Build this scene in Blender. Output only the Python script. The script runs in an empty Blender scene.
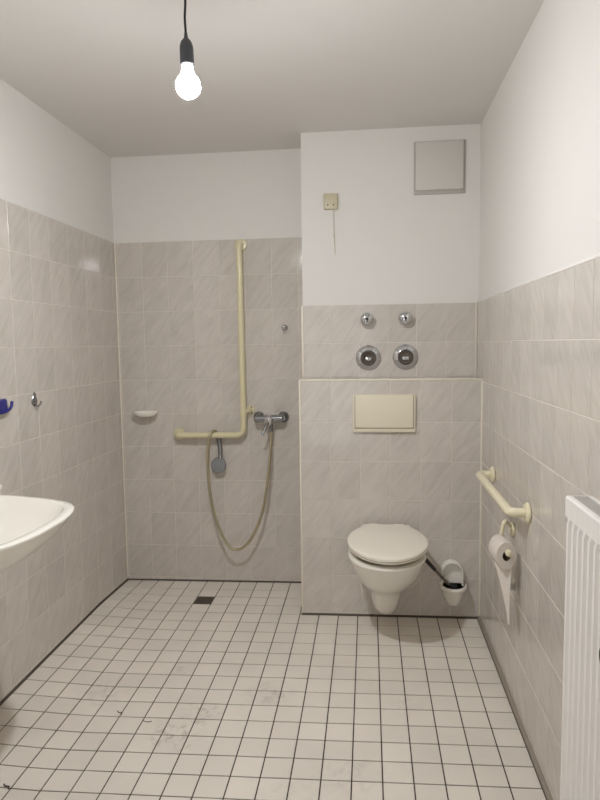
import bpy, bmesh, math, random
from mathutils import Vector, Matrix
random.seed(7)
C = bpy.context.scene.collection
V = Vector

# ------------------------------------------------------------------ room measures (metres)
XL, XR, YF = -1.107, 0.923, -4.0
D1, D2, XB = -0.4227, -0.252, 0.0115
H, LEDGE = 2.487, 1.218
TT = 0.007                                   # tile thickness


def floor_z(x, y):
    z = 0.01071 * x + 0.01355 * y - 0.01325
    return z + 0.022 * max(0, min(1, (-0.75 - x) / 0.35)) * max(0, min(1, -y / 0.4))


# ------------------------------------------------------------------ materials
def lin(c):
    return tuple((v / 12.92 if v <= 0.04045 else ((v + 0.055) / 1.055) ** 2.4) for v in (c[0] / 255, c[1] / 255, c[2] / 255)) + (1,)


def new_mat(name):
    m = bpy.data.materials.new(name); m.use_nodes = True
    nt = m.node_tree; b = nt.nodes['Principled BSDF']
    return m, nt, b


def plain(name, col, rough=0.5, metal=0.0, coat=0.0, bump=0.0, scale=200, var=0.06, spec=0.5, sss=0.0):
    """Principled colour with a faint procedural variation and an optional fine bump."""
    m, nt, b = new_mat(name)
    tc = nt.nodes.new('ShaderNodeTexCoord')
    nz = nt.nodes.new('ShaderNodeTexNoise'); nz.inputs['Scale'].default_value = scale * 0.12; nz.inputs['Detail'].default_value = 4
    nt.links.new(tc.outputs['Object'], nz.inputs['Vector'])
    mx = nt.nodes.new('ShaderNodeMix'); mx.data_type = 'RGBA'
    c = lin(col)
    mx.inputs[6].default_value = tuple(v * (1 - var) for v in c[:3]) + (1,)
    mx.inputs[7].default_value = tuple(min(1, v * (1 + var)) for v in c[:3]) + (1,)
    nt.links.new(nz.outputs['Fac'], mx.inputs[0]); nt.links.new(mx.outputs[2], b.inputs['Base Color'])
    b.inputs['Roughness'].default_value = rough; b.inputs['Metallic'].default_value = metal
    b.inputs['Coat Weight'].default_value = coat; b.inputs['Coat Roughness'].default_value = 0.06
    b.inputs['Specular IOR Level'].default_value = spec
    if sss:
        b.inputs['Subsurface Weight'].default_value = sss; b.inputs['Subsurface Radius'].default_value = (0.01, 0.01, 0.01)
    if bump:
        n2 = nt.nodes.new('ShaderNodeTexNoise'); n2.inputs['Scale'].default_value = scale; n2.inputs['Detail'].default_value = 5
        nt.links.new(tc.outputs['Object'], n2.inputs['Vector'])
        bp = nt.nodes.new('ShaderNodeBump'); bp.inputs['Strength'].default_value = bump; bp.inputs['Distance'].default_value = 0.002
        nt.links.new(n2.outputs['Fac'], bp.inputs['Height']); nt.links.new(bp.outputs['Normal'], b.inputs['Normal'])
    return m


def wall_tile_mat(name, base, light, dark):
    """Glazed wall tile with pale diagonal marbling; UV holds metres on the wall plus a random shift for each tile."""
    m, nt, b = new_mat(name)
    N, L = nt.nodes, nt.links
    uv = N.new('ShaderNodeUVMap'); uv.uv_map = 'UVMap'
    mp = N.new('ShaderNodeMapping'); mp.inputs['Rotation'].default_value = (0, 0, math.radians(-52)); mp.inputs['Scale'].default_value = (1, 1, 1)
    L.new(uv.outputs['UV'], mp.inputs['Vector'])
    st = N.new('ShaderNodeMapping'); st.inputs['Scale'].default_value = (7, 38, 1)
    L.new(mp.outputs['Vector'], st.inputs['Vector'])
    n1 = N.new('ShaderNodeTexNoise'); n1.inputs['Scale'].default_value = 1; n1.inputs['Detail'].default_value = 5; n1.inputs['Distortion'].default_value = 0.8
    L.new(st.outputs['Vector'], n1.inputs['Vector'])
    r1 = N.new('ShaderNodeValToRGB')
    r1.color_ramp.elements[0].position = 0.30; r1.color_ramp.elements[0].color = lin(dark)
    r1.color_ramp.elements[1].position = 0.68; r1.color_ramp.elements[1].color = lin(light)
    e = r1.color_ramp.elements.new(0.48); e.color = lin(base)
    L.new(n1.outputs['Fac'], r1.inputs['Fac'])
    n2 = N.new('ShaderNodeTexNoise'); n2.inputs['Scale'].default_value = 9; n2.inputs['Detail'].default_value = 3
    L.new(uv.outputs['UV'], n2.inputs['Vector'])
    at = N.new('ShaderNodeAttribute'); at.attribute_name = 'tint'
    ad = N.new('ShaderNodeMath'); ad.operation = 'MULTIPLY_ADD'; ad.inputs[1].default_value = 0.09; ad.inputs[2].default_value = 0.955
    L.new(at.outputs['Fac'], ad.inputs[0])
    a2 = N.new('ShaderNodeMath'); a2.operation = 'MULTIPLY_ADD'; a2.inputs[1].default_value = 0.16; a2.inputs[2].default_value = 0.92
    L.new(n2.outputs['Fac'], a2.inputs[0])
    ml = N.new('ShaderNodeMath'); ml.operation = 'MULTIPLY'; L.new(ad.outputs[0], ml.inputs[0]); L.new(a2.outputs[0], ml.inputs[1])
    vm = N.new('ShaderNodeVectorMath'); vm.operation = 'SCALE'
    L.new(r1.outputs['Color'], vm.inputs[0]); L.new(ml.outputs[0], vm.inputs['Scale'])
    L.new(vm.outputs['Vector'], b.inputs['Base Color'])
    b.inputs['Roughness'].default_value = 0.07
    n3 = N.new('ShaderNodeTexNoise'); n3.inputs['Scale'].default_value = 60; n3.inputs['Detail'].default_value = 2
    L.new(uv.outputs['UV'], n3.inputs['Vector'])
    bp = N.new('ShaderNodeBump'); bp.inputs['Strength'].default_value = 0.05; bp.inputs['Distance'].default_value = 0.002
    L.new(n3.outputs['Fac'], bp.inputs['Height']); L.new(bp.outputs['Normal'], b.inputs['Normal'])
    return m


def floor_tile_mat(name, base):
    """Matt off-white floor tile with tint differences, grime and a few brown smears on the open floor."""
    m, nt, b = new_mat(name)
    N, L = nt.nodes, nt.links
    tc = N.new('ShaderNodeTexCoord')
    at = N.new('ShaderNodeAttribute'); at.attribute_name = 'tint'
    n1 = N.new('ShaderNodeTexNoise'); n1.inputs['Scale'].default_value = 3.2; n1.inputs['Detail'].default_value = 6
    L.new(tc.outputs['Object'], n1.inputs['Vector'])
    mr = N.new('ShaderNodeMapRange'); mr.inputs['From Min'].default_value = 0.3; mr.inputs['From Max'].default_value = 0.7
    mr.inputs['To Min'].default_value = 0.93; mr.inputs['To Max'].default_value = 1.05
    L.new(n1.outputs['Fac'], mr.inputs['Value'])
    a = N.new('ShaderNodeMath'); a.operation = 'MULTIPLY_ADD'; a.inputs[1].default_value = 0.08; a.inputs[2].default_value = 0.96
    L.new(at.outputs['Fac'], a.inputs[0])
    ml = N.new('ShaderNodeMath'); ml.operation = 'MULTIPLY'; L.new(a.outputs[0], ml.inputs[0]); L.new(mr.outputs['Result'], ml.inputs[1])
    vm = N.new('ShaderNodeVectorMath'); vm.operation = 'SCALE'; vm.inputs[0].default_value = lin(base)[:3]
    L.new(ml.outputs[0], vm.inputs['Scale'])
    col = vm.outputs['Vector']
    n2 = N.new('ShaderNodeTexNoise'); n2.inputs['Scale'].default_value = 26; n2.inputs['Detail'].default_value = 7; n2.inputs['Roughness'].default_value = 0.75
    L.new(tc.outputs['Object'], n2.inputs['Vector'])
    for (cx, cy, rad, amt) in STAINS:
        ds = N.new('ShaderNodeVectorMath'); ds.operation = 'DISTANCE'; ds.inputs[1].default_value = (cx, cy, floor_z(cx, cy))
        L.new(tc.outputs['Object'], ds.inputs[0])
        fall = N.new('ShaderNodeMapRange'); fall.inputs['From Min'].default_value = rad; fall.inputs['From Max'].default_value = 0.0
        L.new(ds.outputs['Value'], fall.inputs['Value'])
        th = N.new('ShaderNodeMapRange'); th.inputs['From Min'].default_value = 0.48; th.inputs['From Max'].default_value = 0.66
        th.inputs['To Max'].default_value = amt
        L.new(n2.outputs['Fac'], th.inputs['Value'])
        mm = N.new('ShaderNodeMath'); mm.operation = 'MULTIPLY'; L.new(fall.outputs['Result'], mm.inputs[0]); L.new(th.outputs['Result'], mm.inputs[1])
        mx = N.new('ShaderNodeMix'); mx.data_type = 'RGBA'; mx.inputs[7].default_value = lin((105, 88, 68))
        L.new(mm.outputs[0], mx.inputs[0]); L.new(col, mx.inputs[6]); col = mx.outputs[2]
    L.new(col, b.inputs['Base Color'])
    b.inputs['Roughness'].default_value = 0.42; b.inputs['Specular IOR Level'].default_value = 0.35
    return m


STAINS = [(-0.36, -1.44, 0.13, .75), (-0.29, -1.30, 0.10, .6), (-0.44, -0.98, 0.08, .5), (-0.05, -1.15, 0.12, .5), (0.12, -1.75, 0.12, .35),
          (0.3, -1.6, 0.15, .3), (-0.75, -1.2, 0.15, .35), (0.5, -1.2, 0.1, .25)]
M = {}
M['tile'] = wall_tile_mat('wall tile', (197, 190, 182), (203, 196, 188), (190, 183, 174))
M['grout'] = plain('pale grout', (213, 206, 196), 0.75)
M['caulk'] = plain('cream joint profile', (228, 220, 204), 0.45)
M['floor_tile'] = floor_tile_mat('floor tile', (222, 215, 204))
M['floor_grout'] = plain('dark floor grout', (62, 52, 42), 0.85, var=0.2, scale=300)
M['dark_seal'] = plain('dark floor joint', (70, 61, 51), 0.7, var=0.2)
M['grey_seal'] = plain('grey sealant', (140, 130, 118), 0.5, var=0.15)
M['plaster'] = plain('white wall paint', (220, 218, 214), 0.75, bump=0.12, scale=90, var=0.012, spec=0.2)
M['ceiling'] = plain('ceiling paint', (216, 213, 209), 0.8, bump=0.1, scale=70, var=0.015, spec=0.2)
M['ceramic'] = plain('white sanitary ceramic', (238, 235, 226), 0.12, coat=0.4, var=0.01)
M['seat'] = plain('white toilet seat plastic', (236, 230, 217), 0.18, coat=0.25, var=0.01)
M['rail'] = plain('cream coated rail', (214, 206, 168), 0.28, coat=0.2, var=0.03)
M['rail_light'] = plain('pale cream rail', (230, 222, 190), 0.3, coat=0.2, var=0.03)
M['ivory'] = plain('ivory plastic', (222, 214, 192), 0.35, var=0.02)
M['beige'] = plain('aged beige plastic', (190, 182, 152), 0.4, var=0.03)
M['panel'] = plain('light grey panel paint', (200, 198, 191), 0.55, var=0.015)
M['panel_edge'] = plain('grey panel edge', (172, 170, 164), 0.6)
M['chrome'] = plain('chrome', (205, 207, 210), 0.09, 1.0, var=0.02)
M['chrome_dull'] = plain('limescaled chrome', (150, 152, 154), 0.24, 1.0, var=0.12, scale=400)
M['hose'] = plain('aged metal hose', (182, 172, 142), 0.3, 0.75, var=0.1)
M['grey_plastic'] = plain('grey spray plate', (128, 131, 134), 0.5, var=0.08, scale=900)
M['radiator'] = plain('radiator enamel', (238, 235, 231), 0.3, coat=0.1, var=0.01)
M['grille'] = plain('radiator grille', (196, 193, 188), 0.5)
M['dark'] = plain('dark opening', (38, 34, 30), 0.8)
M['black'] = plain('black plastic', (26, 24, 23), 0.42)
M['bristle'] = plain('black bristles', (22, 20, 20), 0.9, bump=0.6, scale=900)
M['shaft'] = plain('grey brown handle shaft', (98, 88, 76), 0.4)
M['socket'] = plain('dark grey lamp socket', (70, 72, 78), 0.55)
M['cable'] = plain('black cable', (30, 28, 28), 0.6)
M['blue'] = plain('dark blue plastic', (22, 24, 112), 0.3)
M['paper'] = plain('white toilet paper', (214, 206, 196), 0.9, bump=0.3, scale=500)
M['card'] = plain('brown cardboard core', (120, 100, 80), 0.9)
M['drain'] = plain('dark steel drain', (92, 84, 76), 0.45, 0.6, var=0.2, scale=600)
M['lint'] = plain('dark lint', (60, 50, 42), 0.9)


def emit_mat(name, col, strength):
    m, nt, b = new_mat(name)
    b.inputs['Base Color'].default_value = (0.9, 0.9, 0.9, 1)
    b.inputs['Emission Color'].default_value = col; b.inputs['Emission Strength'].default_value = strength
    return m


BULB_POWER = 1480
BULB_COL = (1.0, 1.0, 1.01, 1)
M['bulb'] = emit_mat('glowing bulb', BULB_COL, BULB_POWER)
M['bulb_top'] = emit_mat('glowing bulb shoulder', BULB_COL, BULB_POWER * 0.018)
M['collar'] = emit_mat('white bulb collar', (1.0, 0.96, 0.92, 1), 1.2)


# ------------------------------------------------------------------ mesh helpers
def finish(name, bm, mats, parent=None, loc=None, smooth=True, angle=35):
    """Link bm (given in world metres) as ONE mesh object whose origin is at its parent's place, or at loc."""
    org = V(parent['_org']) if parent is not None else V(loc or (0, 0, 0))
    bmesh.ops.translate(bm, verts=bm.verts, vec=-org)
    me = bpy.data.meshes.new(name); bm.normal_update(); bm.to_mesh(me); bm.free()
    for m in (mats if isinstance(mats, (list, tuple)) else [mats]): me.materials.append(M[m])
    if smooth:
        me.polygons.foreach_set('use_smooth', [True] * len(me.polygons))
        me.set_sharp_from_angle(angle=math.radians(angle))
    o = bpy.data.objects.new(name, me); C.objects.link(o)
    if parent is not None: o.parent = parent; o['_org'] = list(org)
    else: o.location = org; o['_org'] = list(org)
    return o


def tag(o, label, cat, group=None, kind=None):
    o['label'] = label; o['category'] = cat
    if group: o['group'] = group
    if kind: o['kind'] = kind
    return o


def thing(name, label, cat, loc, group=None):
    o = bpy.data.objects.new(name, None); C.objects.link(o); o.location = loc; o['_org'] = list(loc)
    o.empty_display_size = 0.05
    return tag(o, label, cat, group)


def part(name, bm, mats, parent, label=None, **k):
    # every part hangs directly below an object whose own origin is a plain translation
    org = V(parent['_org'])
    o = finish(name, bm, mats, parent, **k)
    if label: o['label'] = label
    return o


def box(bm, x0, x1, y0, y1, z0, z1, bev=0.0, seg=2, mat=0):
    vs = [bm.verts.new((x, y, z)) for x in (x0, x1) for y in (y0, y1) for z in (z0, z1)]
    fs = [(0, 1, 3, 2), (4, 6, 7, 5), (0, 4, 5, 1), (2, 3, 7, 6), (0, 2, 6, 4), (1, 5, 7, 3)]
    faces = [bm.faces.new([vs[i] for i in f]) for f in fs]
    for f in faces: f.material_index = mat
    bmesh.ops.recalc_face_normals(bm, faces=faces)
    if bev:
        es = list({e for f in faces for e in f.edges})
        r = bmesh.ops.bevel(bm, geom=es, offset=bev, segments=seg, affect='EDGES', profile=0.5)
        for f in r['faces']: f.material_index = mat
    return bm


def loft(bm, rings, cap0=True, cap1=True, closed=True, mat=0):
    R = [[bm.verts.new(p) for p in r] for r in rings]
    n = len(R[0]); fs = []
    for a, b in zip(R[:-1], R[1:]):
        for i in range(n if closed else n - 1):
            j = (i + 1) % n
            fs.append(bm.faces.new((a[i], a[j], b[j], b[i])))
    if cap0: fs.append(bm.faces.new(list(reversed(R[0]))))
    if cap1: fs.append(bm.faces.new(R[-1]))
    for f in fs: f.material_index = mat
    bmesh.ops.recalc_face_normals(bm, faces=fs)
    return fs


def frame_of(d):
    d = V(d).normalized()
    a = V((0, 0, 1)) if abs(d.z) < 0.9 else V((1, 0, 0))
    u = d.cross(a).normalized(); return u, d.cross(u).normalized()


def lathe(bm, origin, axis, prof, seg=32, caps=True, mat=0, sx=1.0):
    """Revolve (radius, height) pairs about axis at origin."""
    o, ax = V(origin), V(axis).normalized(); u, w = frame_of(ax)
    rings = []
    for r, h in prof:
        r = max(r, 1e-5)
        rings.append([o + ax * h + (u * sx * math.cos(2 * math.pi * i / seg) + w * math.sin(2 * math.pi * i / seg)) * r for i in range(seg)])
    return loft(bm, rings, caps, caps, mat=mat)


def smooth_path(pts, n=8):
    P = [V(p) for p in pts]; P = [P[0] * 2 - P[1]] + P + [P[-1] * 2 - P[-2]]
    out = []
    for i in range(1, len(P) - 2):
        a, b, c, d = P[i - 1:i + 3]
        for k in range(n):
            t = k / n
            out.append(0.5 * ((2 * b) + (c - a) * t + (2 * a - 5 * b + 4 * c - d) * t * t + (3 * b - a - 3 * c + d) * t ** 3))
    out.append(P[-2]); return out


def fillet(pts, r, n=8):
    """Polyline with rounded corners."""
    P = [V(p) for p in pts]; out = [P[0]]
    for a, b, c in zip(P[:-2], P[1:-1], P[2:]):
        d0, d1 = (a - b).normalized(), (c - b).normalized()
        k = min(r, (a - b).length * .49, (c - b).length * .49)
        p0, p1 = b + d0 * k, b + d1 * k
        for i in range(n + 1):
            t = i / n; out.append(p0 * (1 - t) ** 2 + b * 2 * t * (1 - t) + p1 * t * t)
    out.append(P[-1]); return out


def tube(bm, pts, r, seg=14, mat=0, caps=True, rad=None):
    P = [V(p) for p in pts]; rings = []; u = None
    for i, p in enumerate(P):
        d = (P[min(i + 1, len(P) - 1)] - P[max(i - 1, 0)]).normalized()
        if u is None: u, _ = frame_of(d)
        u = (u - d * u.dot(d)).normalized(); w = d.cross(u)
        rr = rad[i] if rad else r
        rings.append([p + (u * math.cos(2 * math.pi * k / seg) + w * math.sin(2 * math.pi * k / seg)) * rr for k in range(seg)])
    return loft(bm, rings, caps, caps, mat=mat)


def tiles(name, parent, o, U, W, Nn, ul, vl, gap, grout_depth=0.0012, chamfer=0.0010, tilt=0.0022, mats=('tile', 'grout'), bend=None, skip=None, thick=TT, slab=True, lean=None):
    """A field of single bevelled tiles lying on one grout bed: ONE mesh."""
    bm = bmesh.new(); uv = bm.loops.layers.uv.new('UVMap'); tint = bm.verts.layers.float_color.new('tint')
    o, U, W, Nn = V(o), V(U), V(W), V(Nn)
    bend = bend or (lambda p, i, j: p)
    if slab:
        bed = bmesh.new()
        cs = []
        for n in (-0.0005, thick - grout_depth):
            for (a, b) in ((ul[0], vl[0]), (ul[-1], vl[0]), (ul[-1], vl[-1]), (ul[0], vl[-1])):
                cs.append(bm.verts.new(o + U * a + W * b + Nn * n))
        for f in ((4, 5, 6, 7), (0, 1, 5, 4), (1, 2, 6, 5), (2, 3, 7, 6), (3, 0, 4, 7)):
            bm.faces.new([cs[k] for k in f]).material_index = 1
        bed.free()
    g = gap / 2
    for i, (u0, u1) in enumerate(zip(ul[:-1], ul[1:])):
        for j, (v0, v1) in enumerate(zip(vl[:-1], vl[1:])):
            if u1 - u0 < 0.01 or v1 - v0 < 0.01 or (skip and skip(i, j)): continue
            t = random.random(); du, dv = random.uniform(-9, 9), random.uniform(-9, 9)
            tu, tv = random.gauss(0, tilt), random.gauss(0, tilt)
            if lean and i in lean: tu, tv = lean[i]
            cu, cv = (u0 + u1) / 2, (v0 + v1) / 2
            ring = []
            for n, c in ((thick - grout_depth - 0.001, 0), (thick - chamfer * 1.05, 0), (thick, chamfer)):
                q = []
                for a, b in ((u0 + g + c, v0 + g + c), (u1 - g - c, v0 + g + c), (u1 - g - c, v1 - g - c), (u0 + g + c, v1 - g - c)):
                    hgt = n + (tu * (a - cu) + tv * (b - cv) if n > thick - grout_depth else 0)
                    p = bend(o + U * a + W * b + Nn * hgt, i, j)
                    v = bm.verts.new(p); v[tint] = (t, t, t, 1); q.append((v, a, b))
                ring.append(q)
            fs = [(ring[2], (0, 1, 2, 3))]
            faces = [[ring[2][k] for k in range(4)]]
            for lo, hi in ((0, 1), (1, 2)):
                for k in range(4): faces.append([ring[lo][k], ring[lo][(k + 1) % 4], ring[hi][(k + 1) % 4], ring[hi][k]])
            for f in faces:
                fc = bm.faces.new([x[0] for x in f])
                for lp, x in zip(fc.loops, f): lp[uv].uv = (x[1] + du, x[2] + dv)
    bmesh.ops.recalc_face_normals(bm, faces=bm.faces)
    return finish(name, bm, list(mats), parent, smooth=False)


def lines(a, b, first, step):
    """Joint positions from a to b with full steps counted from first."""
    out = [a]; k = math.floor((a - first) / step) - 1
    while True:
        p = first + step * k; k += 1
        if p <= a + 0.004: continue
        if p >= b - 0.004: break
        out.append(p)
    return out + [b]


def structure(name, bm, mat, label, cat, **k):
    return tag(finish(name, bm, mat, **k), label, cat, kind='structure')


# ------------------------------------------------------------------ the room
W = 0.12
b = box(bmesh.new(), XL - TT - W, XL - TT, YF, W, -0.15, H)
wl = structure('wall_left', b, 'plaster', 'side wall on the washbasin side, greige tiles below white paint', 'wall', smooth=False)
b = box(bmesh.new(), XR + TT, XR + TT + W, YF, W, -0.15, H)
wr = structure('wall_right', b, 'plaster', 'side wall behind the radiator and toilet roll, tiled below white paint', 'wall', smooth=False)
b = box(bmesh.new(), XL - TT, XR + TT, TT, TT + W, -0.15, H)
wb = structure('wall_back', b, 'plaster', 'shower alcove rear wall, greige tiles below a white painted strip', 'wall', smooth=False)
b = bmesh.new()                               # unseen wall; doorway added so that bounced light escapes
box(b, XL - TT - W, -0.25, YF - W, YF, -0.15, H); box(b, 0.75, XR + TT + W, YF - W, YF, -0.15, H); box(b, -0.25, 0.75, YF - W, YF, 2.05, H)
wf = structure('wall_front', b, 'plaster', 'white wall with an added open doorway behind the viewer facing the shower', 'wall', smooth=False)
b = box(bmesh.new(), XL - TT - W, XR + TT + W, YF - W, W + TT, H, H + 0.1)
structure('ceiling', b, 'ceiling', 'plain off-white ceiling with a hanging bulb', 'ceiling', smooth=False)

# boxed-out installation wall: shallow upper part and deeper ledge below
b = box(bmesh.new(), XB + TT, XR + TT, D2 + TT * .5, TT, LEDGE - 0.004, H)
wu = structure('wall_upper', b, 'plaster', 'white painted boxed wall above the toilet with panel and pull cord', 'wall', smooth=False)
b = box(bmesh.new(), XB + TT, XR + TT, D1 + TT, TT, -0.1, LEDGE - TT)
wd = structure('wall_lower', b, 'plaster', 'tiled ledge wall carrying the flush plate and toilet', 'wall', smooth=False)

rows = lambda top, z0=-0.06: [z0] + [0.2 * k for k in range(0, int(round(top / 0.2)) + 1)]
rows_l = rows(1.0) + [1.211]
GW = 0.0032
# left wall: joints where the photograph shows them
yl = sorted([-0.05, -0.218, -0.4, -0.585, -0.764, -0.933] + [-1.098 - 0.155 * k for k in range(19)] + [YF, 0.0])
tiles('tiling', wl, (XL - TT, 0, 0), (0, 1, 0), (0, 0, 1), (1, 0, 0), yl, rows(2.0), GW, tilt=0.0014)
tiles('tiling', wr, (XR + TT, 0, 0), (0, 1, 0), (0, 0, 1), (-1, 0, 0), lines(YF, -0.03, -1.628, 0.1485), rows(1.6), GW, tilt=0.0012)
tiles('tiling', wb, (0, TT, 0), (1, 0, 0), (0, 0, 1), (0, -1, 0), [XL, -1.094] + [-0.947 + 0.1525 * k for k in range(7)] + [0.075], rows(2.0), GW, tilt=0.0009, lean={8: (0.006, 0.0)})
cols = [XB + 0.006 + 0.1515 * k for k in range(7)]
tiles('tiling', wd, (0, D1 + TT, 0), (1, 0, 0), (0, 0, 1), (0, -1, 0), cols[:-1] + [XR], rows_l, GW)
tiles('tiling', wd, (XB + TT, 0, 0), (0, 1, 0), (0, 0, 1), (-1, 0, 0), lines(D1 + .004, 0, D1, 0.15), rows_l, GW)
tiles('tiling', wd, (0, 0, LEDGE - TT), (1, 0, 0), (0, 1, 0), (0, 0, 1), cols[:-1] + [XR], [D1 + 0.006, D2], GW)
tiles('tiling', wu, (0, D2 + TT, 0), (1, 0, 0), (0, 0, 1), (0, -1, 0), [XB + .008, .166, .315, .466, .615, .765, .914], [LEDGE, 1.4, 1.6], GW)
tiles('tiling', wu, (XB + TT, 0, 0), (0, 1, 0), (0, 0, 1), (-1, 0, 0), [D2 + .004, -.12, 0], [LEDGE, 1.4, 1.6], GW)

# cream edge profiles and joints
TN = [0]


def trim(x0, x1, y0, y1, z0, z1, mat, label, bev=0.0015):
    TN[0] += 1
    return structure('trim_%d' % TN[0], box(bmesh.new(), x0, x1, y0, y1, z0, z1, bev), mat, label, 'trim')


trim(XB - 0.001, XB + 0.0065, D1 - 0.0015, D1 + 0.008, -0.02, LEDGE, 'caulk', 'cream edge profile at the shower side of the ledge wall')
trim(XB - 0.001, XB + 0.009, D2 - 0.0012, D2 + 0.008, LEDGE, 1.6, 'caulk', 'cream edge profile above the ledge beside the shower')
trim(XB, XR, D1 - 0.002, D1 + 0.009, 1.211, LEDGE + 0.0005, 'caulk', 'cream edge strip along the ledge above the flush plate')
trim(XR - 0.007, XR + 0.002, D1 - 0.002, D1 + 0.004, 0.0, LEDGE, 'caulk', 'cream corner joint between ledge wall and side wall')
trim(0.914, 0.9195, D2 - 0.001, D2 + 0.006, LEDGE, 1.6, 'caulk', 'cream joint beside the upper tiles next to the side wall')
trim(XL - 0.002, XL + 0.005, -0.005, 0.004, 0.0, 2.0, 'caulk', 'pale corner joint of the shower alcove')
trim(XR - 0.0005, XR + TT, YF, D2, 1.599, 1.607, 'radiator', 'white joint line on top of the side wall tiles')
trim(XL - TT, XL - 0.001, YF, 0, 2.0, 2.005, 'plaster', 'white joint line on top of the washbasin wall tiles')


def strip(name, pts, w, h, out, mat, label):
    """Sealant bead along the floor edge following its fall."""
    bm = bmesh.new(); rings = []
    for x, y in pts:
        z = floor_z(x, y); p = V((x, y, z))
        rings.append([p + V((0, 0, -.004)), p + V((out[0] * w, out[1] * w, -.004)), p + V((out[0] * w, out[1] * w, h * .45)), p + V((out[0] * w * .4, out[1] * w * .4, h * .9)), p + V((0, 0, h))])
    loft(bm, rings)
    return structure(name, bm, mat, label, 'joint')


seg = lambda a, c, n=10: [(a[0] + (c[0] - a[0]) * i / n, a[1] + (c[1] - a[1]) * i / n) for i in range(n + 1)]
strip('trim_20', seg((XL, 0), (XL, YF), 20), 0.008, 0.010, (1, 0), 'dark_seal', 'dark floor joint along the washbasin wall')
strip('trim_21', seg((XL, 0), (0.0, 0)), 0.008, 0.008, (0, -1), 'dark_seal', 'dark floor joint along the shower rear wall')
strip('trim_22', seg((XB - .002, D1), (XR, D1)), 0.006, 0.011, (0, -1), 'dark_seal', 'dark floor joint below the toilet')
strip('trim_23', seg((XR, D1), (XR, YF), 20), 0.012, 0.018, (-1, 0), 'grey_seal', 'grey sealed floor joint below the toilet roll')

# floor: a gently falling bed of grout with single square tiles
bm = bmesh.new()
nx, ny = 16, 26
G = [[bm.verts.new((XL - TT + (XR - XL + 2 * TT) * i / nx, YF + (0.0 + TT - YF) * j / ny, 0)) for j in range(ny + 1)] for i in range(nx + 1)]
for col_ in G:
    for v in col_: v.co.z = floor_z(v.co.x, v.co.y) - 0.0012
for i in range(nx):
    for j in range(ny): bm.faces.new((G[i][j], G[i + 1][j], G[i + 1][j + 1], G[i][j + 1]))
ext = bmesh.ops.extrude_face_region(bm, geom=list(bm.faces))
for g in ext['geom']:
    if isinstance(g, bmesh.types.BMVert): g.co.z = -0.2
bmesh.ops.recalc_face_normals(bm, faces=bm.faces)
fl = structure('floor', bm, 'floor_grout', 'floor of small square off-white tiles with dark joints', 'floor', smooth=False)
PG = 0.10114
ux = [XL] + [PG * k for k in range(-10, 10)] + [XR]
RY = -1.2321
vy = [YF] + [RY + PG * k for k in range(-27, 13)]
if vy[-1] < -0.01: vy.append(0.0)
DR = None


def floor_bend(p, i, j):
    w = max(0, min(1, 1 - (p.y - RY) / 0.85)) if p.y > RY else 1
    q = V((p.x, p.y + 0.018 * (p.x - 0.4) * w, p.z))
    q.z += floor_z(q.x, q.y); return q


def floor_skip(i, j):
    return abs((ux[i] + ux[i + 1]) / 2 + 5.5 * PG) < 0.03 and abs((vy[j] + vy[j + 1]) / 2 - (RY + 9.5 * PG)) < 0.03


def hidden(i, j):
    return (ux[i] > 0.05 and vy[j] > D1 + 0.02)


tiles('tiling', fl, (0, 0, 0), (1, 0, 0), (0, 1, 0), (0, 0, 1), ux, vy, 0.0047, tilt=0.003, mats=('floor_tile', 'floor_grout'), bend=floor_bend,
      skip=lambda i, j: floor_skip(i, j) or hidden(i, j), thick=0.0009, chamfer=0.0006, grout_depth=0.0012, slab=False)

# ------------------------------------------------------------------ floor drain
dx0, dx1, dy0, dy1 = -6 * PG + .003, -5 * PG - .003, RY + 9 * PG + .002, RY + 10 * PG - .003
dz = floor_z((dx0 + dx1) / 2, (dy0 + dy1) / 2)
t = thing('floor_drain', 'small dark square floor drain below the hand shower', 'drain', ((dx0 + dx1) / 2, (dy0 + dy1) / 2, dz))
bm = bmesh.new()
for a in ((dx0, dx1, dy0, dy0 + .008), (dx0, dx1, dy1 - .008, dy1), (dx0, dx0 + .008, dy0 + .008, dy1 - .008), (dx1 - .008, dx1, dy0 + .008, dy1 - .008)):
    box(bm, a[0], a[1], a[2], a[3], dz - .003, dz + .0015, .0004, 1)
part('frame', bm, 'drain', t)
bm = bmesh.new(); n = 6
box(bm, dx0 + .008, dx1 - .008, dy0 + .008, dy1 - .008, dz - .004, dz - .0012, mat=1)
for k in range(n):
    y = dy0 + .010 + (dy1 - dy0 - .020) * (k + .5) / n
    box(bm, dx0 + .008, dx1 - .008, y - .0035, y + .0035, dz - .0015, dz + .001)
part('grate', bm, ['drain', 'dark'], t)

# ------------------------------------------------------------------ pendant bulb
BX, BY, BZ = -0.136, -1.79, 2.125            # centre of the globe
t = thing('pendant_lamp', 'bare glowing bulb in a dark socket hanging from the ceiling', 'lamp', (BX, BY, H))
ax = V((0.02, 0.0, -1)).normalized()
o = V((BX, BY, BZ))
bm = bmesh.new(); r = 0.0345
prof = [(0.0155, -0.050), (0.0165, -0.040), (0.021, -0.0275)] + [(r * math.cos(a), r * math.sin(a)) for a in [math.radians(x) for x in range(-50, 90, 10)]] + [(1e-4, r)]
lathe(bm, o, ax, prof, 28)
for f in bm.faces:
    if (f.calc_center_median() - o).dot(ax) < 0.25 * r: f.material_index = 1
part('bulb', bm, ['bulb', 'bulb_top'], t, 'white glowing bulb')
bm = bmesh.new(); lathe(bm, o, ax, [(0.0125, -0.068), (0.0145, -0.064), (0.0152, -0.0505)], 24); part('bulb_collar', bm, 'collar', t, 'white bulb collar')
bm = bmesh.new()
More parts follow.
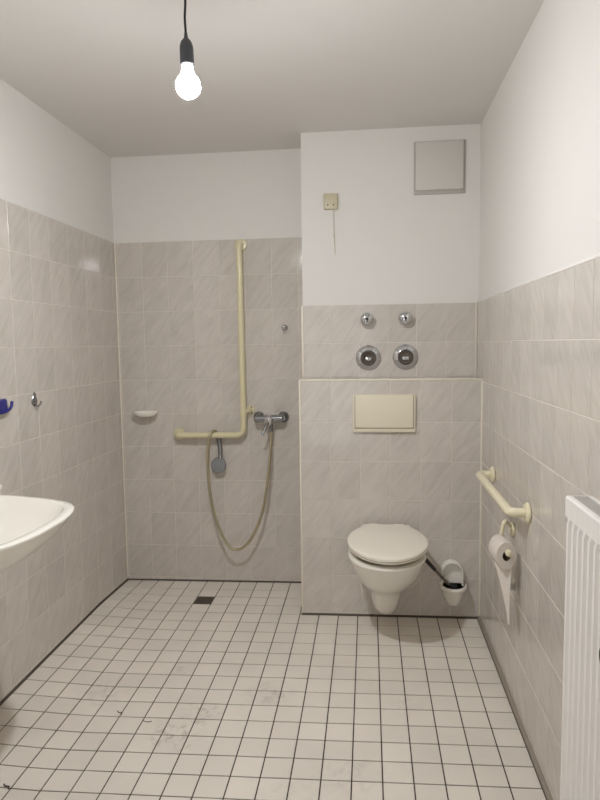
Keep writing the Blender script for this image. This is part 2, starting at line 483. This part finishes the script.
lathe(bm, o, ax, [(0.003, -0.1435), (0.0045, -0.142), (0.006, -0.128), (0.0085, -0.125), (0.0145, -0.118), (0.0185, -0.106), (0.0192, -0.098), (0.0195, -0.058), (0.0195, -0.056), (0.0165, -0.056), (0.0165, -0.07)], 28)
part('lamp_holder', bm, 'socket', t, 'dark grey lamp socket')
bm = bmesh.new(); p0 = o - ax * 0.142
tube(bm, smooth_path([p0, p0 + V((-.0015, 0, .04)), p0 + V((.0015, 0, .09)), p0 + V((-.002, 0, .15)), V((BX - .004, BY, H - .03)), V((BX - .004, BY, H - .004))]), 0.0034, 10)
part('cable', bm, 'cable', t, 'black cable')
bm = bmesh.new(); lathe(bm, (BX - .004, BY, H), (0, 0, -1), [(.03, 0), (.03, .006), (.022, .02), (.006, .026)], 24); part('ceiling_rose', bm, 'socket', t)

# ------------------------------------------------------------------ shower alcove
# L-shaped cream grab rail
t = thing('shower_grab_rail', 'tall L-shaped cream grab rail in the shower alcove', 'grab rail', (-0.38, 0, 0.87))
yr = -0.062
bm = bmesh.new()
tube(bm, fillet([(-0.357, -0.004, 1.965), (-0.357, yr, 1.965), (-0.352, yr, 0.880), (-0.752, yr, 0.878), (-0.752, -0.004, 0.878)], 0.052, 10), 0.0172, 18)
part('rail_tube', bm, 'rail', t)
for (x, z) in ((-0.357, 1.965), (-0.752, 0.878)):
    bm = bmesh.new(); lathe(bm, (x, -0.0015, z), (0, -1, 0), [(.034, 0), (.036, .002), (.036, .008), (.031, .014), (.0185, .016)], 28); part('wall_flange', bm, 'rail', t)
bm = bmesh.new()
lathe(bm, (-0.3525, yr, 0.985), (-0.0046, 0, 1), [(.0185, 0), (.0205, .002), (.0205, .042), (.0185, .044)], 20)
part('rail_joint', bm, 'rail', t)
bm = bmesh.new(); tube(bm, fillet([(-0.352, yr, 1.015), (-0.328, yr + .008, 1.018), (-0.320, -0.004, 1.020)], .025), 0.0125, 14); part('support_arm', bm, 'rail', t)
fl_ = None
bm = bmesh.new(); lathe(bm, (-0.320, 0.001, 1.022), (0, -1, 0), [(.025, 0), (.0265, .003), (.0265, .009), (.022, .0145), (.013, .0155)], 28)
sp = part('wall_flange', bm, 'rail', t)
for dz_ in (-.016, .016):
    bm = bmesh.new(); lathe(bm, (-0.312, -0.0125, 1.022 + dz_), (0, -1, 0), [(.0048, 0), (.0048, .0022), (.003, .003)], 12); part('screw', bm, 'shaft', sp)

# shower mixer
t = thing('shower_mixer', 'chrome wall-mounted shower mixer beside the cream rail', 'tap', (-0.2, 0, 0.975))
bm = bmesh.new()
tube(bm, [(-0.285, -.072, .974), (-0.28, -.072, .974), (-0.125, -.072, .978), (-0.12, -.072, .978)], .02, 20, rad=[.017, .021, .021, .017]); part('mixer_body', bm, 'chrome_dull', t)
for x in (-.272, -.128):
    bm = bmesh.new(); lathe(bm, (x, .001, .978), (0, -1, 0), [(.032, 0), (.033, .004), (.030, .012), (.023, .019), (.019, .022), (.019, .07)], 28); part('wall_rosette', bm, 'chrome_dull', t)
bm = bmesh.new(); lathe(bm, (-.2, -.072, .974), (0, -1, -.25), [(.022, -.01), (.026, .0), (.026, .032), (.024, .04), (.012, .046)], 26)
cp = part('cartridge_cap', bm, 'chrome', t)
bm = bmesh.new(); tube(bm, smooth_path([(-.2, -.108, .962), (-.208, -.122, .945), (-.222, -.14, .912), (-.230, -.15, .893)]), .008, 12, rad=None); part('lever', bm, 'chrome_dull', t)
bm = bmesh.new(); lathe(bm, (-.191, -.072, .96), (0, 0, -1), [(.011, 0), (.011, .02), (.0125, .022), (.0125, .05), (.009, .06)], 18); part('hose_outlet', bm, 'chrome_dull', t)

# hand shower on its hose, hooked over the rail
t = thing('hand_shower', 'grey hand shower hanging by its metal hose from the cream rail', 'hand shower', (-0.51, -0.05, 0.7))
bm = bmesh.new()
hp = [(-.191, -.072, .903), (-.192, -.074, .86), (-.199, -.085, .76), (-.213, -.098, .62), (-.240, -.108, .46), (-.290, -.114, .325), (-.343, -.116, .248), (-.396, -.116, .219),
      (-.446, -.115, .243), (-.497, -.112, .335), (-.537, -.106, .475), (-.556, -.100, .62), (-.560, -.096, .76), (-.554, -.094, .845), (-.543, -.088, .886), (-.531, -.066, .9035), (-.518, -.042, .895), (-.512, -.034, .872)]
tube(bm, smooth_path(hp, 8), .0082, 12); part('hose', bm, 'hose', t)
bm = bmesh.new(); tube(bm, smooth_path([(-.512, -.034, .876), (-.508, -.03, .85), (-.502, -.03, .80), (-.499, -.036, .752), (-.500, -.042, .735)]), .012, 16,
                       rad=[.0165 - .0035 * k / 32 for k in range(33)]); part('handle', bm, 'chrome_dull', t)
bm = bmesh.new(); ha = V((-.12, -1, .16)).normalized(); hc = V((-.508, -.03, .697))
lathe(bm, hc, ha, [(.012, -.014), (.03, -.010), (.043, .002), (.046, .012), (.0455, .019), (.042, .0215)], 32); hd = part('spray_head', bm, 'chrome_dull', t)
bm = bmesh.new(); lathe(bm, hc, ha, [(.0415, .0195), (.0415, .0222), (.038, .0232)], 32); part('spray_face', bm, 'grey_plastic', hd)

# soap dish
t = thing('soap_dish', 'small white oval soap dish on the shower wall', 'soap dish', (-0.955, 0, 1.0))
bm = bmesh.new(); rings = []
def dish_ring(hw, L, z, n=28):
    return [V((-0.937 + hw * math.cos(math.pi * 2 * i / n), -0.055 + (L * math.sin(math.pi * 2 * i / n)), z + .014)) for i in range(n)]
loft(bm, [dish_ring(.03, .025, .972), dish_ring(.052, .040, .977), dish_ring(.068, .05, .99), dish_ring(.0745, .0535, 1.0), dish_ring(.0745, .0535, 1.003), dish_ring(.070, .049, 1.003), dish_ring(.063, .042, .994), dish_ring(.05, .032, .987)])
part('dish', bm, 'ceramic', t)
bm = bmesh.new(); box(bm, -.972, -.902, -.012, -.0005, .992, 1.018, .004); part('wall_mount', bm, 'ceramic', t)

# chrome hook
t = thing('robe_hook', 'small chrome hook high on the shower wall beside the boxed wall', 'hook', (-.114, 0, 1.49))
bm = bmesh.new(); lathe(bm, (-.114, .0015, 1.493), (0, -1, 0), [(.018, 0), (.0185, .004), (.015, .009), (.008, .012)], 20); part('base_plate', bm, 'chrome', t)
bm = bmesh.new(); tube(bm, smooth_path([(-.114, -.006, 1.490), (-.114, -.022, 1.484), (-.114, -.034, 1.478), (-.114, -.04, 1.488), (-.114, -.04, 1.498)]), .0085, 12); part('prong', bm, 'chrome', t)

# ------------------------------------------------------------------ boxed wall: panel, pull cord, valves, flush plate
t = thing('access_panel', 'square light grey access panel high on the boxed white wall', 'panel', (.726, D2, 2.15))
bm = bmesh.new(); px0, px1, pz0, pz1 = .598, .855, 2.150, 2.412
yP = D2 + TT * .5
box(bm, px0, px1, yP - .010, yP + .001, pz0, pz1, .002); part('frame', bm, 'panel_edge', t)
bm = bmesh.new(); box(bm, px0 + .008, px1 - .012, yP - .024, yP - .0095, pz0 + .018, pz1 - .006, .003); part('cover', bm, 'panel', t)

t = thing('pull_switch', 'small square beige pull switch with a thin hanging cord on white wall', 'switch', (.173, D2, 2.09))
bm = bmesh.new(); box(bm, .137, .209, yP - .022, yP + .0005, 2.092, 2.172, .004); pl = part('switch_plate', bm, 'beige', t)
for x in (.158, .188):
    bm = bmesh.new(); lathe(bm, (x, yP - .0215, 2.113), (0, -1, 0), [(.0045, 0), (.0045, .0012), (.003, .0016)], 12); part('screw', bm, 'shaft', pl)
bm = bmesh.new(); tube(bm, smooth_path([(.187, yP - .014, 2.093), (.187, yP - .012, 2.03), (.189, yP - .010, 1.96), (.190, yP - .008, 1.93), (.192, yP - .006, 1.90), (.194, yP - .006, 1.862)]), .0013, 6)
part('pull_cord', bm, 'beige', t)
bm = bmesh.new(); lathe(bm, (.1885, yP - .010, 1.962), (0, 0, -1), [(.0012, 0), (.003, .003), (.003, .009), (.0012, .012)], 10); part('cord_knot', bm, 'beige', t)

for x, z, lab in ((.357, 1.522, 'small chrome valve cap above the ledge, nearer the pull cord'), (.555, 1.524, 'small chrome valve cap above the ledge, nearer the side wall')):
    t = thing('stop_valve', lab, 'valve', (x, D2, z), 'chrome valve caps')
    bm = bmesh.new(); lathe(bm, (x, D2 + .0015, z), (0, -1, 0), [(.036, 0), (.037, .002), (.034, .008), (.026, .012)], 26); part('rosette', bm, 'chrome', t)
    bm = bmesh.new(); lathe(bm, (x, D2 - .01, z), (0, -1, 0), [(.026, 0), (.034, .006), (.0365, .018), (.035, .030), (.028, .040), (.015, .045)], 26); k = part('cap', bm, 'chrome', t)
    bm = bmesh.new(); lathe(bm, (x, D2 - .0545, z), (0, -1, 0), [(.0075, 0), (.0065, .0015), (.004, .002)], 14); box(bm, x - .0028, x + .0028, D2 - .056, D2 - .0535, z - .014, z - .003); part('keyhole', bm, 'dark', k)
for x, z, lab in ((.364, 1.321, 'large round chrome wall rosette above the flush plate, nearer the shower'), (.557, 1.323, 'large round chrome wall rosette above the flush plate, nearer the side wall')):
    t = thing('valve_rosette', lab, 'valve', (x, D2, z), 'round chrome rosettes')
    first = x < .45
    bm = bmesh.new(); lathe(bm, (x, D2 + .0015, z), (0, -1, 0), [(.064, 0), (.067, .003), (.066, .007), (.060, .012), (.050, .018), (.041, .021), (.040, .012)], 40, caps=False); part('cover_disc', bm, 'chrome', t)
    bm = bmesh.new(); lathe(bm, (x, D2 - .008, z), (0, -1, 0), [(.0395, .0), (.0395, .014 + .012 * first), (.037, .016 + .012 * first), (.031, .016 + .012 * first), (.0295, .012), (.0295, .004)], 32, caps=False); part('sleeve', bm, 'drain', t)
    bm = bmesh.new(); lathe(bm, (x, D2 - .002, z), (0, -1, 0), [(.0295, 0), (.0295, .0055), (.008, .0065)], 28); part('recess', bm, 'shaft', t)
    bm = bmesh.new(); box(bm, x - .019, x + .018, D2 - .019, D2 - .006, z - .016, z + .004, .006); part('valve_stem', bm, 'chrome', t)

t = thing('flush_plate', 'rectangular ivory flush plate on the tiles above the toilet', 'flush plate', (.445, D1, .95))
bm = bmesh.new(); fx0, fx1, fz0, fz1 = .284, .596, .952, 1.142
box(bm, fx0, fx1, D1 - .020, D1 + .001, fz0, fz1, .004, 3); part('plate_frame', bm, 'ivory', t)
bm = bmesh.new(); box(bm, fx0 + .010, fx1 - .0085, D1 - .0212, D1 - .015, fz0 + .0195, fz1 - .003, .0008, 1); part('shadow_gap', bm, 'shaft', t)
bm = bmesh.new(); box(bm, fx0 + .0125, fx1 - .011, D1 - .028, D1 - .016, fz0 + .022, fz1 - .001, .0045, 3); part('push_button', bm, 'ivory', t)

# ------------------------------------------------------------------ toilet
TX = 0.449


def d_ring(hw, L, z, n=40, back=0.0, p=1.0, tip=0.0):
    """D-shaped plan section: flat against the wall, round in front."""
    out = []
    straight = max(0.02, L - hw * 1.18)
    for i in range(n + 1):
        t_ = math.pi * i / n
        x = hw * math.cos(t_); y = -(straight + (L - straight) * math.sin(t_) ** p)
        out.append(V((TX - .004 + x, D1 + y, z)))
    out.append(V((TX - .004 - hw, D1 - back, z))); out.append(V((TX - .004 + hw, D1 - back, z)))
    return out


t = thing('wall_hung_toilet', 'white wall-hung toilet with closed lid below the flush plate', 'toilet', (TX, D1, 0))
bm = bmesh.new()
loft(bm, [d_ring(*a) for a in ((.034, .115, .048), (.045, .138, .058), (.056, .162, .085), (.067, .192, .13), (.076, .225, .175), (.086, .262, .208), (.106, .315, .238), (.130, .366, .275),
                               (.153, .420, .322), (.168, .462, .368), (.177, .489, .400), (.180, .497, .412), (.178, .495, .419), (.169, .484, .422))] + [d_ring(a_, b_, c_, back=.09) for a_, b_, c_ in ((.150, .462, .421), (.146, .456, .41), (.125, .40, .34), (.06, .30, .29))])
part('bowl', bm, 'ceramic', t)
OUT = [(.045, .121), (.06, .123), (.078, .128), (.10, .141), (.13, .158), (.165, .173), (.205, .1825), (.245, .186), (.285, .185), (.325, .179), (.365, .167), (.405, .148), (.445, .122), (.477, .089), (.498, .054), (.509, .022)]


def lid_ring(k, z0, z1, inset=0.0):
    pts = []
    for y, w in OUT:
        yy = y + (min(inset, .006) if y < .05 else 0) - inset * max(0, (y - .3) / .2); pts.append((max(.004, w - inset), yy))
    full = pts + [(-w, y) for w, y in reversed(pts)]
    return [V((TX + x, D1 - y, z0 + (z1 - z0) * (y - .045) / .464)) for x, y in full]


bm = bmesh.new(); loft(bm, [lid_ring(0, .451, .443, .010), lid_ring(0, .452, .444, .003), lid_ring(0, .460, .451, .001), lid_ring(0, .462, .453, .006)]); part('seat_ring', bm, 'seat', t)
bm = bmesh.new(); loft(bm, [lid_ring(0, .466, .456, .003), lid_ring(0, .467, .457, -.0015), lid_ring(0, .481, .467, -.0015), lid_ring(0, .4855, .471, .003), lid_ring(0, .488, .473, .012), lid_ring(0, .4895, .475, .05)]); part('lid', bm, 'seat', t)
for x in (-.062, .062):
    bm = bmesh.new(); tube(bm, [(TX + x - .024, D1 - .036, .474), (TX + x + .024, D1 - .036, .474)], .0135, 16); box(bm, TX + x - .014, TX + x + .014, D1 - .05, D1 - .024, .432, .474, .003); part('hinge', bm, 'seat', t)

# ------------------------------------------------------------------ toilet brush and holder
HX = .785
t = thing('toilet_brush_holder', 'white wall-mounted toilet brush holder beside the toilet', 'brush holder', (HX, D1, .08))


def cup_ring(hw, L, z, n=28):
    return [V((HX + hw * math.cos(math.pi * i / n), D1 - .001 - L * math.sin(math.pi * i / n) ** .85, z)) for i in range(n + 1)]


bm = bmesh.new()
loft(bm, [cup_ring(.022, .045, .076), cup_ring(.034, .062, .080), cup_ring(.045, .078, .098), cup_ring(.055, .092, .135), cup_ring(.062, .101, .156), cup_ring(.069, .109, .163), cup_ring(.071, .112, .174), cup_ring(.068, .109, .181),
          cup_ring(.060, .098, .181), cup_ring(.054, .09, .168), cup_ring(.045, .078, .135), cup_ring(.036, .066, .105)])
part('cup', bm, 'ceramic', t)
# hood: an open arch standing on the cup
bm = bmesh.new()


def arch(hw, top, y, n=20):
    return [V((HX - .006 - hw, y, .178))] + [V((HX - .006 + hw * math.cos(math.pi - math.pi * i / n), y, top - hw * 1.05 + hw * 1.05 * math.sin(math.pi * i / n))) for i in range(n + 1)] + [V((HX - .006 + hw, y, .178))]


loft(bm, [arch(.056, .300, D1 - .001), arch(.055, .298, D1 - .040), arch(.0535, .2965, D1 - .0455), arch(.049, .292, D1 - .0455), arch(.0465, .289, D1 - .040), arch(.046, .288, D1 - .006)], cap0=True, cap1=True)
part('hood', bm, 'ceramic', t)

t = thing('toilet_brush', 'black toilet brush leaning out of its white holder', 'brush', (HX, D1 - .05, .16))
bm = bmesh.new(); h0, h1 = V((.639, D1 - .115, .336)), V((.750, D1 - .055, .196)); dd = h1 - h0
tube(bm, [h0, h0 + dd * .02, h0 + dd * .42, h0 + dd * .44], .0098, 12, rad=[.007, .0105, .0098, .008]); part('handle', bm, 'black', t)
bm = bmesh.new(); tube(bm, [h0 + dd * .43, h1, h1 + V((.014, .004, -.016))], .0072, 12); part('shaft', bm, 'shaft', t, 'grey brown handle shaft')
bm = bmesh.new(); lathe(bm, h1 + V((.026, .002, -.02)), (0, 0, 1), [(.014, -.062), (.022, -.055), (.028, -.01), (.026, .006), (.014, .010)], 22); part('bristles', bm, 'bristle', t)

# ------------------------------------------------------------------ grab rail on the side wall
t = thing('wall_grab_rail', 'short cream grab rail on the side wall above the toilet roll', 'grab rail', (XR, -1.03, .8))
bm = bmesh.new(); xr_ = .857
tube(bm, fillet([(XR - .003, -.727, .803), (xr_, -.727, .803), (xr_, -1.35, .797), (XR - .003, -1.35, .797)], .05, 10), .0168, 18); part('rail_tube', bm, 'rail_light', t)
for y, z in ((-.727, .803), (-1.35, .797)):
    bm = bmesh.new(); lathe(bm, (XR - .001, y, z), (-1, 0, 0), [(.034, 0), (.0365, .002), (.0365, .007), (.031, .013), (.018, .015)], 28); part('wall_flange', bm, 'rail_light', t)

# ------------------------------------------------------------------ paper holder and roll
t = thing('toilet_roll_holder', 'pale cream bent toilet roll holder below the short grab rail', 'roll holder', (XR, -1.14, .68))
RC = V((.864, -1.205, .607)); RA = V((.10, -1, 0.0)).normalized()
bm = bmesh.new()
tube(bm, fillet([(XR - .003, -1.125, .672), (XR - .018, -1.13, .690), (.879, -1.162, .716), (.866, -1.145, .628), (.864, -1.148, .621), (RC + V((.002, 0, .014))) + RA * .062], .016, 8), .0075, 14); part('arm', bm, 'rail_light', t)
bm = bmesh.new(); lathe(bm, (XR - .001, -1.122, .668), (-1, 0, 0), [(.026, 0), (.028, .002), (.027, .008), (.02, .013), (.008, .014)], 24); part('wall_plate', bm, 'rail_light', t)
bm = bmesh.new(); lathe(bm, RC + V((.003, 0, .016)) + RA * .056, RA, [(.008, 0), (.0125, .003), (.0135, .009), (.012, .016), (.006, .019)], 18); part('end_knob', bm, 'rail_light', t)

t = thing('toilet_paper_roll', 'white toilet paper roll with its torn end hanging down the side wall', 'toilet paper', tuple(RC))
bm = bmesh.new(); lathe(bm, RC - RA * .05, RA, [(.02, 0), (.0505, 0), (.052, .002), (.052, .098), (.0505, .1), (.02, .1)], 44, caps=False, sx=.74); part('paper', bm, 'paper', t)
bm = bmesh.new(); lathe(bm, RC - RA * .05, RA, [(.0198, .0995), (.0198, .0005)], 28, caps=False, sx=.74); part('core', bm, 'card', t)
bm = bmesh.new(); rows_ = []
n = 14
for i in range(n + 1):
    s_ = i / n
    z = RC.z - .047 - s_ * .205
    pa = V((RC.x - .022 + .034 * s_, RC.y + .045 - .105 * s_, z)); pb = V((RC.x + .024 - .008 * s_, RC.y - .046 - .022 * s_, z - .004))
    rows_.append([pa.lerp(pb, k / 4) + V((.004 * math.sin(k * .8 + s_ * 3), 0, 0)) for k in range(5)])
loft(bm, rows_, False, False, closed=False)
part('paper_tail', bm, 'paper', t)

# ------------------------------------------------------------------ radiator
t = thing('radiator', 'white ribbed panel radiator on the side wall, cut by the picture edge', 'radiator', (.83, -2.6, .15))
xf, xk, ya, yb, zb, zt = .8, .862, -2.135, -3.15, .16, 1.051
PIT = .0333
bm = bmesh.new(); cols_ = []
ys = []; k = 0
y = ya - .012
ys.append((ya, 0)); ys.append((ya - .010, 0))
while y > yb + .02:
    for f_, d_ in ((.0, 0), (.16, 0), (.34, 1), (.66, 1), (.84, 0)):
        ys.append((y - PIT * f_, d_))
    y -= PIT
ys.append((yb + .006, 0)); ys.append((yb, 0))
zs = [(zb, 0, .004), (zb + .004, 0, 0), (zb + .045, 0, 0), (zb + .055, 1, 0), (zt - .058, 1, 0), (zt - .046, 0, 0), (zt - .004, 0, 0), (zt, 0, .004)]
rings = []
for yy, dd_ in ys:
    rings.append([V((xf + (.0095 * (1 - dd_) if w else .003) + off, yy, z)) for z, w, off in zs])
loft(bm, rings, False, False, closed=False)
ex = bmesh.ops.extrude_face_region(bm, geom=list(bm.faces))
for g in ex['geom']:
    if isinstance(g, bmesh.types.BMVert): g.co.x = xf + .016
bmesh.ops.recalc_face_normals(bm, faces=bm.faces)
part('front_panel', bm, 'radiator', t, angle=25)
bm = bmesh.new(); box(bm, xk - .010, xk, yb, ya, zb, zt, .002); part('back_panel', bm, 'radiator', t)
for y0, y1 in ((ya - .006, ya), (yb, yb + .006)):
    bm = bmesh.new(); box(bm, xf + .012, xk - .006, y0, y1, zb + .01, zt, .0015); part('side_cover', bm, 'radiator', t)
bm = bmesh.new(); n = int((ya - yb - .02) / .0095)
box(bm, xf + .014, xk - .009, yb + .006, ya - .006, zt - .012, zt - .008, mat=1)
for i in range(n):
    yy = ya - .010 - i * .0095; box(bm, xf + .014, xk - .009, yy - .006, yy, zt - .009, zt - .0025)
for xx in (xf + .013, xk - .0125): box(bm, xx, xx + .003, yb + .006, ya - .006, zt - .009, zt - .0015)
part('top_grille', bm, ['grille', 'dark'], t, smooth=False)
for yy in (-2.35, -2.95):
    for zz in (.25, .92):
        bm = bmesh.new(); box(bm, xk - .002, XR - .0004, yy - .015, yy + .015, zz - .02, zz + .02, .002); part('wall_bracket', bm, 'radiator', t)
bm = bmesh.new(); hv = V((xf + .004, -2.432, .822))
lathe(bm, hv, (-1, 0, 0), [(.012, 0), (.014, .004), (.014, .012), (.019, .016), (.02, .02)], 24); th = part('air_valve', bm, 'dark', t, 'dark round valve on the radiator front')

# ------------------------------------------------------------------ washbasin
BC = -1.80
t = thing('washbasin', 'white ceramic washbasin cut by the picture edge below the blue holder', 'washbasin', (XL, BC, .78))
RIM = [(XL - .0015, .388), (-1.06, .384), (-1.0, .377), (-.92, .362), (-.83, .340), (-.76, .317), (-.70, .290), (-.66, .258), (-.635, .222), (-.618, .18), (-.606, .13), (-.597, .07)]


def basin_ring(scale_y, x_in, z, wall=None, lift=0.0):
    """Plan outline scaled about the middle of the wall side."""
    pts = []
    for x, h_ in RIM:
        xx = XL - .0015 + (x - XL + .0015) * x_in
        pts.append(V((xx if wall is None else max(wall, xx), BC + h_ * scale_y, z + lift * (x - XL))))
    return pts + [V((p.x, 2 * BC - p.y, p.z)) for p in reversed(pts)]


Z0 = .857
def inner(xs, sy, cx_in, z):
    pts = []
    for x, h_ in RIM:
        f = (x - RIM[0][0]) / (RIM[-1][0] - RIM[0][0])
        pts.append(V((cx_in + (-.597 - xs - cx_in) * f, BC + h_ * sy, z)))
    return pts + [V((p.x, 2 * BC - p.y, p.z)) for p in reversed(pts)]


bm = bmesh.new()
loft(bm, [basin_ring(.28, .36, .660), basin_ring(.50, .53, .680), basin_ring(.69, .69, .712), basin_ring(.83, .82, .752), basin_ring(.92, .915, .792), basin_ring(.968, .962, .822), basin_ring(.992, .988, .842), basin_ring(1.0, 1.0, .8505), basin_ring(.998, .998, .855), basin_ring(.992, .993, Z0),
          inner(.036, .925, -1.0, Z0 - .001), inner(.042, .90, -.992, Z0 - .006), inner(.065, .82, -.97, .81), inner(.12, .66, -.93, .765), inner(.2, .40, -.88, .745), inner(.27, .12, -.85, .742)])
part('basin', bm, 'ceramic', t, angle=60)
bm = bmesh.new(); lathe(bm, (-.86, BC, .7395), (0, 0, 1), [(.03, 0), (.03, .004), (.022, .0045), (.02, .002)], 24); part('drain_ring', bm, 'chrome', t)

t = thing('basin_tap', 'pale tap lever reaching over the rim of the washbasin', 'tap', (-1.045, BC, Z0))
bm = bmesh.new(); lathe(bm, (-1.045, BC, Z0 - .0005), (0, 0, 1), [(.028, 0), (.028, .006), (.022, .012), (.021, .09), (.024, .1), (.023, .125), (.012, .135)], 26); part('tap_body', bm, 'chrome', t)
bm = bmesh.new(); tube(bm, smooth_path([(-1.035, BC, Z0 + .05), (-.98, BC, Z0 + .062), (-.91, BC, Z0 + .06), (-.885, BC, Z0 + .04)]), .012, 14); part('spout', bm, 'chrome', t)
bm = bmesh.new(); tube(bm, smooth_path([(-1.045, BC, Z0 + .118), (-1.02, BC + .09, Z0 + .11), (-.985, BC + .2, Z0 + .075), (-.967, BC + .285, Z0 + .057), (-.966, BC + .318, Z0 + .042)]), .012, 14, rad=None); part('long_lever', bm, 'ceramic', t, 'white lever end')

# ------------------------------------------------------------------ hooks on the washbasin wall
t = thing('metal_hook', 'small drop-shaped grey metal hook on the washbasin wall tiles', 'hook', (XL, -.966, 1.17))
bm = bmesh.new()
hk = [(1.202, .004), (1.193, .009), (1.18, .017), (1.168, .024), (1.158, .025), (1.148, .019), (1.142, .009)]
loft(bm, [[V((XL + .0005 + a_, -.966 + s_ * w_, z)) for a_, s_ in ((0, -1), (.004, -.8), (.0055, 0), (.004, .8), (0, 1))] for z, w_ in hk])
part('base_plate', bm, 'chrome_dull', t)
bm = bmesh.new(); tube(bm, smooth_path([(XL + .004, -.966, 1.160), (XL + .008, -.968, 1.147), (XL + .015, -.964, 1.142), (XL + .022, -.956, 1.148), (XL + .024, -.950, 1.162)]), .0042, 10); part('prong', bm, 'chrome_dull', t)

t = thing('blue_holder', 'dark blue plastic hook holder at the edge of the washbasin wall', 'hook', (XL, -1.25, 1.165))
bm = bmesh.new(); box(bm, XL - .0015, XL + .022, -1.40, -1.200, 1.142, 1.196, .010, 3); part('holder_body', bm, 'blue', t)
bm = bmesh.new(); tube(bm, smooth_path([(XL + .014, -1.29, 1.148), (XL + .018, -1.25, 1.142), (XL + .022, -1.210, 1.146), (XL + .025, -1.187, 1.160), (XL + .025, -1.178, 1.182)]), .006, 12, rad=None); part('prong', bm, 'blue', t)

# ------------------------------------------------------------------ lint on the floor
for pts, r_, lab in (([(-.628, -1.318), (-.618, -1.328), (-.605, -1.33), (-.602, -1.34)], .0016, 'dark curl of lint on the floor tiles below the washbasin side'),
                     ([(-.502, -1.372), (-.486, -1.379), (-.468, -1.374)], .0011, 'thin dark hair on the floor tiles in the middle of the room'),
                     ([(-.84, -1.748), (-.83, -1.756), (-.818, -1.756), (-.812, -1.768)], .0022, 'dark fluff on the floor tiles in the bottom corner of the photo')):
    bm = bmesh.new(); tube(bm, smooth_path([(x, y, floor_z(x, y) + .0012 + r_) for x, y in pts], 5), r_, 6)
    tag(finish('lint', bm, 'lint', loc=(pts[0][0], pts[0][1], floor_z(*pts[0]))), lab, 'lint', 'bits of lint on the floor')

# ------------------------------------------------------------------ camera, world, colour
a, p, ro = 0.11, 0.08921, -0.01393
F = V((-math.sin(a) * math.cos(p), math.cos(a) * math.cos(p), -math.sin(p)))
R = V((math.cos(a), math.sin(a), 0)); U = R.cross(F)
R, U = R * math.cos(ro) + U * math.sin(ro), -R * math.sin(ro) + U * math.cos(ro)
cam = bpy.data.cameras.new('camera'); co = bpy.data.objects.new('camera', cam); C.objects.link(co)
co.matrix_world = Matrix(((R.x, U.x, -F.x, .36371), (R.y, U.y, -F.y, -3.56802), (R.z, U.z, -F.z, 1.39765), (0, 0, 0, 1)))
cam.sensor_fit = 'VERTICAL'; cam.sensor_height = 36; cam.lens = 623.32 / 800 * 36; cam.clip_start = .05
bpy.context.scene.camera = co

fill = bpy.data.lights.new('fill_light', 'AREA'); fill.shape = 'RECTANGLE'; fill.size = 0.9; fill.size_y = 1.7; fill.energy = 5.2; fill.color = (1.0, 1.0, 1.01)  # unseen fill light, added to brighten the right wall
ho = bpy.data.objects.new('fill_light', fill); C.objects.link(ho); ho.location = (0.05, YF - 0.06, 1.15)
ho.rotation_euler = (math.radians(90), 0, math.radians(-30))
w = bpy.data.worlds.new('world'); bpy.context.scene.world = w; w.use_nodes = True
w.node_tree.nodes['Background'].inputs['Color'].default_value = (.8, .8, .8, 1); w.node_tree.nodes['Background'].inputs['Strength'].default_value = .05
sc = bpy.context.scene
sc.view_settings.view_transform = 'Standard'; sc.view_settings.look = 'None'; sc.view_settings.exposure = 0.0; sc.view_settings.gamma = 1.08
sc.cycles.use_denoising = True; sc.cycles.diffuse_bounces = 8; sc.cycles.max_bounces = 10; sc.cycles.sample_clamp_indirect = 6
for o_ in bpy.data.objects:
    if '_org' in o_: del o_['_org']
